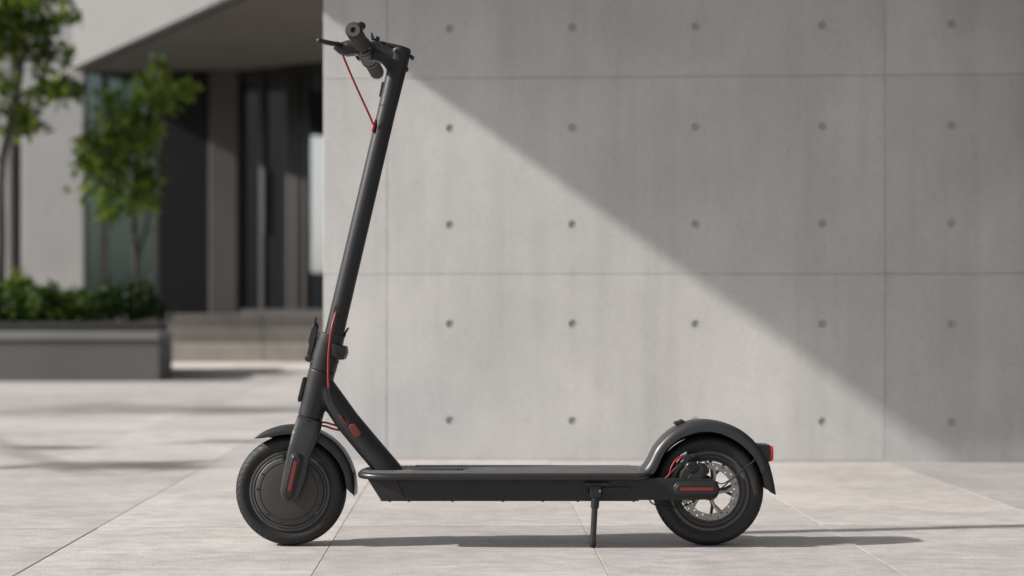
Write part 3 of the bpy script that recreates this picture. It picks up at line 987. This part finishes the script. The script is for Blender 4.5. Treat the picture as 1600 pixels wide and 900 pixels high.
# neck casting with the down tube
c1 = P(503.5, 579); c0 = P(485, 651.7)
ax = (c1 - c0).normalized()
nk = MB()
nk.tube([c0 - ax * .0006, c0 + ax * .03, c0 + ax * .06, c1 + ax * .0006], [.0246, .0250, .0256, .0262], 36)
nk.tube([P(500, 592), P(514, 616), P(543, 658), P(575, 696.5), P(607, 734), P(615, 744)], [.019, .0225, .0238, .0240, .0240, .0240], 32, 1.12)
neck = fuse(nk.build('neck', M['metal'], sco), .0016, 8)
# head tube collar (folding joint)
c2 = P(516, 534)
co = MB()
co.tube([c1 + ax * .0012, c1 + ax * .02, c2 - ax * .001], [.0264, .0266, .0268], 36)
collar = co.build('collar', M['metal'], sco, smooth=40)
co = MB().tube([c2 - ax * .003, c2 + ax * .004, P(518.8, 522)], [.0252, .0258, .0254], 36).build('clamp_ring', M['plastic'], collar, smooth=40)
lb_ = MB().prism(xz((519, 537), (540, 541.5), (541.4, 552), (537.5, 562), (530, 562.2), (519, 555), y=-.02), -.0275, .018)
lb_.build('latch_block', M['plastic'], collar, bevel=.002)
a = P(528.5, 553, -.03)
MB().lathe([(.0033, -.0265), (.0033, -.0292), (.0022, -.0297), (.002, -.0285), (.0001, -.0285)], (a.x, a.z), 6).build('bolt', M['bolt'], collar)
for px, py in ((509, 538.7), (488, 560), (486.5, 568.7), (505.5, 575), (528, 566.5)):
    a = P(px, py, -.025)
    off = Vector((a.x, 0, a.z)) - c1; side = off - ax * off.dot(ax)
    yy = -sqrt(max(1e-6, .0267 ** 2 - min(side.length, .0262) ** 2))
    q = P(px, py, yy)
    MB().lathe([(.0016, yy + .002), (.0016, yy - .0007), (.0001, yy - .0009)], (q.x, q.z), 12).build('bolt', M['bolt'], collar)
def z7(X_, Y_): return (460 + X_ / 7.5, 480 + Y_ / 7.5)
lv = MB().prism(xz(*[z7(*q) for q in [(240, 106), (255, 112), (252, 170), (248, 205), (272, 250), (262, 330), (232, 460), (190, 575), (145, 560), (172, 440), (160, 405), (198, 240), (220, 215), (226, 150)]], y=-.008), -.011, .011)
lv.build('latch_lever', M['plastic'], collar, bevel=.0016)
MB().prism(xz(*[z7(*q) for q in [(266, 170), (290, 232), (272, 275), (250, 262), (258, 215)]]), -.006, .006).build('latch_spring', M['plastic'], collar, bevel=.0008)
MB().prism(xz(*[z7(*q) for q in [(132, 568), (200, 578), (216, 590), (192, 642), (158, 640), (126, 612)]]), -.010, .010).build('latch_hook', M['plastic'], collar, bevel=.0016)
MB().prism(xz(*[z7(*q) for q in [(200, 500), (250, 460), (260, 500), (215, 590), (180, 600)]]), -.009, .009).build('latch_arm', M['plastic'], collar, bevel=.0012)
MB().tube(catmull([P(*z7(585, 350)), P(*z7(598, 300)), P(*z7(622, 258)), P(*z7(638, 240))], 4), [.0022] * 9 + [.0016] * 3 + [.0008], 8).build('safety_strap', M['cable_dark'], collar)
# oval front reflector on the neck
p0 = xz((476.5, 593))[0]; p1 = xz((468.5, 624))[0]
MB().prism(xz((474, 589.5), (478, 588.5), (481, 592), (472, 627), (467, 628.5), (465.8, 624)), -.0115, .0115).build('front_reflector', M['gloss'], neck, bevel=.0025)
# red rubber plug over the charging port, cable entry
uv = Vector((.65, -.76))
def on_down(px, py, yy=-.0262): return xz((px, py), y=yy)[0]
st_ = stadium(on_down(551.5, 668), on_down(558, 677.5), [(S(5.9), -.0235), (S(5.9), -.0266), (S(5.4), -.0271), (S(4.4), -.0273)])
st_.build('charging_port_cap', M['cap_red'], neck, smooth=35)
stadium(on_down(534.5, 650.5), on_down(541, 659), [(S(4.4), -.0235), (S(4.4), -.0262), (S(3.4), -.0269)]).build('cable_grommet', M['cap_red'], neck, smooth=35)
stadium(on_down(536, 652), on_down(540, 657), [(S(2.8), -.026), (S(2.8), -.0271), (S(2), -.0273)]).build('cable_hole', M['bolt'], neck, smooth=35)

# stem
t0 = P(520.8, 528); t1 = P(605.6, 168)
sx = (t1 - t0).normalized()
stem = MB().tube([t0 - sx * .02, t1 - sx * .0008], [.0186, .0176], 48, caps=True).build('stem', M['metal'], sco, smooth=40)
q0 = P(526.3, 487, -.02)
so_ = stadium(xz((527.6, 481), y=-.018)[0], xz((526.2, 487), y=-.018)[0], [(S(5.2), -.014), (S(5.2), -.0186), (S(3.4), -.0192)])
so_.build('cable_grommet', M['plastic'], stem, smooth=35)
hd = MB()
hd.tube([t1 - sx * .0022, P(612, 142), P(620.5, 107), P(627.5, 76)], [.0181, .0183, .0189, .0196], 36)
hd.prism(xz((571, 67), (588, 65.5), (630, 76), (632, 96), (626, 124), (609, 124), (604, 108), (597, 99), (586, 95), (571, 96)), -.0135, .0135)
hd.tube([(-.285, -.052, .9605), (-.285, .052, .9605)], [.0172, .0172], 32)
hd.tube([P(576, 82), P(604, 86), P(626, 90)], [.0150, .0160, .0170], 24, 1.0)
head = fuse(hd.build('handlebar_head', M['metal'], sco), .0013, 14)
dtop = P(627.5, 75.2); du_ = (P(642.5, 78.6) - P(587, 64.6)).normalized(); dn_ = Vector((-du_.z, 0, du_.x))
if dn_.z < 0: dn_ = -dn_
dl = (dtop - P(587, 64.6)).length
outs = [(dl * -1 + .010 * (1 - cos(radians(q))), .0125 * sin(radians(q))) for q in range(-80, 81, 20)] + [(.0185 * cos(radians(q)), .0185 * sin(radians(q))) for q in range(100, -101, -20)]
MB().rings([[tuple(dtop + du_ * a_ * k_ + Vector((0, b_ * k_, 0)) + dn_ * h_) for a_, b_ in outs] for k_, h_ in ((1, -.004), (1, .0008), (.97, .0016))]).build('display', M['gloss'], head, smooth=30)
MB().tube(catmull([P(639, 88), P(643, 88), P(644.5, 90.5)], 4), [.003] * 9, 10).build('hook', M['plastic'], head)
bp = P(644.3, 90.5)
def ball(c, r, name, mat, par, sc=(1, 1, 1)):
    m = MB(); rings = []
    for k in range(1, 10):
        q = pi * k / 10
        rings.append([(c[0] + r * sc[0] * sin(q) * cos(2 * pi * i / 16), c[1] + r * sc[1] * cos(q), c[2] + r * sc[2] * sin(q) * sin(2 * pi * i / 16)) for i in range(16)])
    m.rings(rings)
    return m.build(name, M[mat], par, smooth=180)
ball(bp, .0043, 'hook_knob', 'plastic', head)
ball(P(635.5, 108), .0052, 'hook_knob', 'plastic', head, (.7, 1, 1.1))
stadium(xz((598.5, 130))[0], xz((594.5, 150))[0], [(.002, -.004), (.0026, -.002), (.0026, .002), (.002, .004)]).build('hook_pin', M['plastic'], head)

# bar, grips, levers
BX, BZ = -.285, .9605
bar = MB().tube([(BX, -.205, BZ), (BX, .205, BZ)], [.0110, .0110], 28).build('handlebar', M['metal'], sco)
for s in (-1, 1):
    pr_ = [(.0042, s * .2150), (.0042, s * .2215), (.0050, s * .2222), (.0128, s * .2222), (.0145, s * .2208), (.0149, s * .2180), (.0149, s * .2), (.0146, s * .15), (.0148, s * .085), (.0150, s * .0815), (.0122, s * .0795), (.0105, s * .0795)]
    MB().lathe(pr_, (BX, BZ), 48).build('grip', M['grip'], bar, smooth=40)
    MB().lathe([(.0048, s * .2218), (.0050, s * .2228), (.0120, s * .2228), (.0124, s * .2216)], (BX, BZ), 40).build('grip_end', M['mat'], bar, smooth=30)
    MB().lathe([(.0043, s * .2160), (.0001, s * .2160)], (BX, BZ), 16).build('grip_plug', M['bolt'], bar)
    cb = MB().lathe([(.0108, s * .078), (.0168, s * .078), (.0176, s * .0765), (.0176, s * .062), (.0168, s * .0605), (.0108, s * .0605)], (BX, BZ), 40)
    cb.build('clamp', M['plastic'], bar, smooth=40)
    for k in range(3):
        a = radians(-20 - 38 * k)
        MB().lathe([(.0026, s * .0770), (.0026, s * .0792), (.0014, s * .0796), (.0012, s * .0786), (.0001, s * .0786)], (BX + .0142 * cos(a), BZ + .0142 * sin(a)), 10).build('bolt', M['bolt'] if k % 2 else M['steel'], bar)
# brake lever with its perch
lvp = MB()
py_ = -.078
lvp.tube([(-.292, py_, .9585), (-.312, py_, .9575), (-.331, py_, .955)], [.0125, .0125, .0085], 18)
lvp.prism(xz((521, 76), (530, 68), (556, 66), (560, 84), (546, 86), (530, 84), y=py_), py_ - .010, py_ + .012)
perch = fuse(lvp.build('lever_perch', M['plastic'], bar), .0012, 4)
lev = MB().tube(catmull([P(536, 71, -.082), P(527.5, 69.5, -.098), P(513, 66.8, -.145), P(501, 64.3, -.192), P(499.2, 63.8, -.20)], 5),
                [.0042] * 4 + [.0047] * 10 + [.0049] * 5 + [.0050, .0046], 16, caps=True)
lever = lev.build('brake_lever', M['plastic'], bar, smooth=60)
ball(P(499.0, 63.9, -.2005), .0057, 'lever_ball', 'plastic', bar)
MB().tube([P(527.6, 69.4, -.096), P(528.6, 69.6, -.0925)], [.0056, .0056], 16).build('lever_collar', M['bolt'], bar)
a = P(548, 63, -.085)
MB().lathe([(.0018, -.093), (.0018, -.086)], (a.x, a.z), 12).build('pivot_pin', M['silver'], bar)
ball(P(548.3, 63.3, -.094), .0017, 'pivot_bolt', 'silver', bar)
MB().prism(xz((538, 86.5), (546, 79), (555, 80), (555, 86), (543, 87.5), y=-.07), -.084, -.06).build('cable_guide', M['metal'], bar, bevel=.0016)
bl = MB().tube([P(560, 56, -.10), P(562.5, 47, -.10)], [.006, .006], 12)
bl.build('bell_mount', M['plastic'], bar)
ball(P(564.2, 40.5, -.105), .0088, 'bell', 'gloss', bar, (1, .85, .95))
ball(P(589, 60.5, -.03), .0065, 'throttle', 'plastic', bar, (.9, 1.3, .8))
MB().prism(xz((579, 52), (581.5, 51), (584, 56), (586, 63), (581, 63), y=-.05), -.056, -.046).build('clamp_tab', M['plastic'], bar, bevel=.001)
MB().prism(xz((567, 92), (579, 92), (583, 101), (577, 103), (569, 97), y=.10), .075, .11).build('throttle_lever', M['plastic'], bar, bevel=.002)
MB().prism(xz((555, 88), (566, 88), (564, 94.5), (558, 94), y=0), -.01, .012).build('head_light', M['gloss'], head, bevel=.002)

# cables
def cable(name, pts, r, mat, par, sub=8):
    p = catmull(pts, sub)
    return MB().tube(p, [r] * len(p), 12).build(name, M[mat], par, smooth=80)
cable('brake_cable', [P(534.8, 83, -.072), P(540, 97, -.066), P(556, 134, -.046), P(573, 171, -.028), P(583.5, 195, -.019)], .0021, 'cable_red', stem)
cable('cable_boot', [P(586.5, 187.5, -.010), P(584.3, 196, -.013), P(581.8, 206, -.013)], .0034, 'cable_red', stem)
cable('brake_cable', [P(525.6, 487, -.017), P(523.6, 493, -.0225), P(517.8, 515, -.031), P(513.7, 549, -.032), P(512.6, 583.6, -.032), P(513.5, 606, -.031)], .0021, 'cable_red', neck)
cable('brake_cable', [P(513.5, 606, -.031), P(516, 617, -.030), P(521, 629, -.0295), P(533, 649, -.0285), P(538, 655, -.0265)], .0020, 'cable_dark', neck)
cable('motor_cable', [P(500, 659.5, -.008), P(510, 660.5, -.010), P(522, 664, -.010), P(534, 667, -.008)], .0021, 'cable_red', neck)
cable('motor_cable', [P(500, 664.5, -.012), P(510, 666.5, -.014), P(522, 670.5, -.014), P(536, 673, -.010)], .0021, 'cable_red', neck)

# deck
zt, zb = .1463, .1335
x_n, x_r = P(561, 745).x, P(1018, 745, -.06).x
def deck_ring(inset, z, rf=.052, rr=.03, hw=.075):
    a, b_, h_ = x_n + inset, x_r - inset, hw - inset
    rf -= inset; rr -= inset
    pts = []
    for cx, cy, r, s in ((b_ - rr, -(h_ - rr), rr, -90), (b_ - rr, h_ - rr, rr, 0), (a + rf * 1.5, h_ - rf, rf, 90), (a + rf * 1.5, -(h_ - rf), rf, 180)):
        for k in range(9):
            q = radians(s + 90 * k / 8)
            ex = 1.5 if s in (90, 180) else 1.0
            pts.append((cx + r * cos(q) * ex, cy + r * sin(q), z))
    return pts
hmid = (zt - zb)
dk = MB().rings([deck_ring(.007, zb), deck_ring(.0025, zb + .0012), deck_ring(.0005, zb + hmid * .3), deck_ring(0, zb + hmid * .5), deck_ring(.0006, zb + hmid * .75),
                 deck_ring(.003, zt - .0012), deck_ring(.007, zt)]).build('deck', M['shell'], sco, smooth=50)
mt = MB().rings([deck_ring(.0085, zt - .002), deck_ring(.0085, zt + .0009), deck_ring(.0100, zt + .0015)]).build('deck_mat', M['mat'], dk, smooth=40)
sd = MB()
xa, xb = P(648, 740).x, P(1000, 740, -.06).x
nx = int((xb - xa) / .0075)
for i in range(nx):
    for j in range(17):
        cx = xa + i * .0075 + (.00375 if j % 2 else 0); cy = -.060 + j * .0075
        if cx < P(726, 740).x and abs(cy) < .032: continue
        r, z = .0029, zt + .0014
        sd.add([(cx - r, cy - r, z), (cx + r, cy - r, z), (cx + r, cy + r, z), (cx - r, cy + r, z),
                (cx - r * .5, cy - r * .5, z + .0017), (cx + r * .5, cy - r * .5, z + .0017), (cx + r * .5, cy + r * .5, z + .0017), (cx - r * .5, cy + r * .5, z + .0017)],
               [(0, 1, 5, 4), (1, 2, 6, 5), (2, 3, 7, 6), (3, 0, 4, 7), (4, 5, 6, 7)])
for k in range(140):
    cx = x_n + .018 + random.random() * .09; cy = random.uniform(-.058, .058)
    if cx < x_n + .045 and abs(cy) > .035: continue
    r, z = .0022, zt + .0014
    sd.add([(cx - r, cy - r, z), (cx + r, cy - r, z), (cx + r, cy + r, z), (cx - r, cy + r, z), (cx, cy, z + .0011)], [(0, 1, 4), (1, 2, 4), (2, 3, 4), (3, 0, 4)])
sdo = sd.build('mat_studs', M['mat'], dk, smooth=0); sdo['kind'] = 'stuff'
stadium2 = MB()
def oval(cx, hl, hwid, z):
    pts = []
    for s, o_ in ((1, cx + hl), (-1, cx - hl)):
        for k in range(11):
            q = radians(-90 + 180 * k / 10) if s > 0 else radians(90 + 180 * k / 10)
            pts.append((o_ + hwid * cos(q), hwid * sin(q), z))
    return pts
ocx = (P(652, 735).x + P(720, 735).x) / 2
MB().rings([oval(ocx, .030, .026, zt + .001), oval(ocx, .030, .026, zt + .0028), oval(ocx, .030, .0245, zt + .0034)]).build('mat_pad', M['plastic'], dk, smooth=40)
HWB = .056
body = MB().prism(xz((620.5, 749), (634.5, 781.6), (1025, 781), (1025, 749), y=-HWB), -HWB, HWB).build('battery_case', M['body'], sco, bevel=.0007)
MB().prism(xz((574.5, 749), (595, 781.6), (634.0, 781.6), (620.0, 749), y=-HWB), -HWB - .0001, HWB + .0001).build('front_cap', M['body'], body, bevel=.0007)
MB().prism(xz((595, 780.8), (594.5, 783), (998, 783), (998, 780.8), y=-.05), -.050, .050).build('bottom_plate', M['plastic'], body)
for px in (609, 639, 707, 786, 848, 903, 990):
    a = P(px, 784, -.04)
    MB().tube([(a.x, -.040, a.z + .004), (a.x, -.040, a.z)], [.0028, .0026], 10).build('bolt', M['bolt'], body)
# rear arms with axle covers
arms = []
for s in (-1, 1):
    yb = s * .0562
    am = MB().prism(xz((985, 747.2), (1090, 747.2), (1108, 748), (1121, 754), (1124, 764), (1121, 774), (1110, 780.2), (985, 780.8), y=-.05), min(yb, yb - s * .016), max(yb, yb - s * .016))
    ar = am.build('rear_arm', M['body'], sco, bevel=.0008)
    arms.append(ar)
    r = S(11.2)
    stadium(xz((1063.5, 764), y=-.06)[0], xz((1113, 764), y=-.06)[0],
            [(r, yb), (r, yb + s * .0030), (r - .0014, yb + s * .0048), (r - .0036, yb + s * .0052), (r - .0040, yb + s * .0070), (r - .0056, yb + s * .0082)]).build('axle_cover', M['metal'], ar, smooth=32)
    MB().prism(xz((1063, 761.9), (1114.5, 761.9), (1114.5, 766.8), (1063, 766.8), y=-.064), min(yb + s * .0075, yb + s * .0088), max(yb + s * .0075, yb + s * .0088)).build('reflector', M['reflector'], ar, bevel=.0004)
a = P(1101, 775, -.0565)
MB().lathe([(.0018, -.0555), (.0018, -.0572), (.0001, -.0574)], (a.x, a.z), 12).build('bolt', M['bolt'], arms[0])
# axle web linking the arms with the hub
MB().tube([(cr[0], -.055, cr[1]), (cr[0], .055, cr[1])], [.006, .006], 16).build('axle', M['steel'], sco)
# caliper, its cables and wire
def z5(X_, Y_): return (1030 + X_ / 9, 690 + Y_ / 9)
cal = MB()
cal.prism(xz(*[z5(*q) for q in [(285, 520), (300, 430), (345, 370), (380, 300), (420, 262), (500, 270), (540, 330), (560, 300), (640, 310), (690, 370), (700, 420), (640, 480), (640, 530), (560, 560), (370, 560)]], y=-.04), -.050, -.030)
calo = fuse(cal.build('brake_caliper', M['plastic'], sco), .0011, 3)
a = P(*z5(445, 355), -.05)
MB().lathe([(.0098, -.047), (.0098, -.0535), (.0085, -.0548), (.0052, -.0550), (.0046, -.0540), (.0036, -.0540), (.0030, -.0556), (.0001, -.0556)], (a.x, a.z), 32).build('piston_cover', M['shell'], calo, smooth=35)
a = P(*z5(447, 355), -.055)
MB().lathe([(.0022, -.0552), (.0020, -.0566), (.0001, -.0566)], (a.x, a.z), 6).build('bolt', M['bolt'], calo)
MB().prism(xz(*[z5(*q) for q in [(385, 540), (430, 455), (500, 440), (560, 380), (600, 340), (640, 350), (600, 500), (560, 545)]], y=-.05), -.0535, -.048).build('caliper_bracket', M['shell'], calo, bevel=.0014)
MB().prism(xz(*[z5(*q) for q in [(340, 190), (420, 180), (440, 230), (370, 270), (340, 240)]], y=-.05), -.052, -.036).build('caliper_arm', M['plastic'], calo, bevel=.0014)
MB().prism(xz(*[z5(*q) for q in [(240, 330), (290, 310), (310, 340), (260, 375)]], y=-.05), -.050, -.040).build('cable_stop', M['plastic'], calo, bevel=.001)
cable('brake_cable', [P(*z5(80, 518), -.050), P(*z5(140, 460), -.050), P(*z5(165, 370), -.050), P(*z5(230, 260), -.049), P(*z5(320, 190), -.047)], .0012, 'cable_red', calo)
cable('brake_cable', [P(*z5(140, 462), -.050), P(*z5(200, 400), -.050), P(*z5(250, 350), -.049)], .0010, 'cable_red', calo)
cable('brake_cable', [P(*z5(245, 295), -.049), P(*z5(290, 240), -.049), P(*z5(335, 205), -.047)], .0017, 'cable_red', calo)
cable('cable_end', [P(*z5(300, 200), -.0475), P(*z5(350, 165), -.0475), P(*z5(380, 150), -.0475), P(*z5(378, 165), -.0475), P(*z5(345, 195), -.0475)], .0011, 'silver', calo)
cable('cable_end', [P(*z5(300, 290), -.0485), P(*z5(340, 255), -.0485)], .0014, 'silver', calo)
cable('caliper_spring', [P(*z5(430, 200), -.050), P(*z5(500, 180), -.052), P(*z5(580, 215), -.052), P(*z5(640, 270), -.050), P(*z5(690, 320), -.048)], .0015, 'cable_dark', calo)
ball(P(*z5(545, 290), -.052), .0022, 'bolt', 'steel', calo)
cable('fender_stay', [P(1124, 766, -.050), P(1150, 743, -.049), P(1183, 716, -.040)], .0016, 'cable_dark', rfend)
cable('fender_stay', [P(1118, 752, -.044), P(1128, 756, -.046), P(1140, 750, -.047), P(1150, 743, -.049)], .0012, 'cable_dark', rfend)
cable('tail_light_cable', [P(1014, 780, -.048), P(1020, 787, -.040), P(1038, 792, -.034), P(1060, 792.5, -.031), P(1078, 787, -.034), P(1084, 781, -.038)], .0014, 'cable_dark', arms[0])
# kickstand
ks = MB().prism(xz((921, 759), (940.2, 759), (938.5, 776.8), (922, 776.8), y=-.062), -.068, -.052).build('kickstand', M['metal'], sco, bevel=.0016)
MB().prism(xz((912.5, 753.6), (952.5, 753.6), (950, 759.8), (915, 759.8), y=-.06), -.064, -.052).build('bracket', M['plastic'], ks, bevel=.001)
MB().prism(xz((940, 761.5), (980, 760.5), (985.5, 762), (986, 766), (981, 768), (960, 768.5), (940, 774), y=-.058), -.0592, -.052).build('spring_cover', M['body'], ks, bevel=.0012)
a = P(937.5, 767.5, -.069)
MB().lathe([(.0024, -.066), (.0024, -.0692), (.0001, -.0696)], (a.x, a.z), 12).build('bolt', M['steel'], ks)
ball(P(919.5, 769, -.06), .003, 'bolt', 'bolt', ks)
k0 = P(930.6, 776, -.060); k1 = P(929.2, 793, -.056); kf = P(926.2, 851.5, -.030)
kf = Vector((X(926.2, -.035), -.035, .004))
MB().tube([k0, k1], [.0082, .0079], 20).build('leg_sleeve', M['metal'], ks)
MB().tube([k1 + (k1 - kf).normalized() * .004, kf + (k1 - kf).normalized() * .006], [.0060, .0056], 20).build('leg', M['metal_lt'], ks)
dk_ = (k1 - kf).normalized()
MB().tube([kf - dk_ * .0035, kf - dk_ * .001, kf + dk_ * .005, kf + dk_ * .009], [.0042, .0058, .0060, .0056], 16).build('foot', M['rubber'], ks)
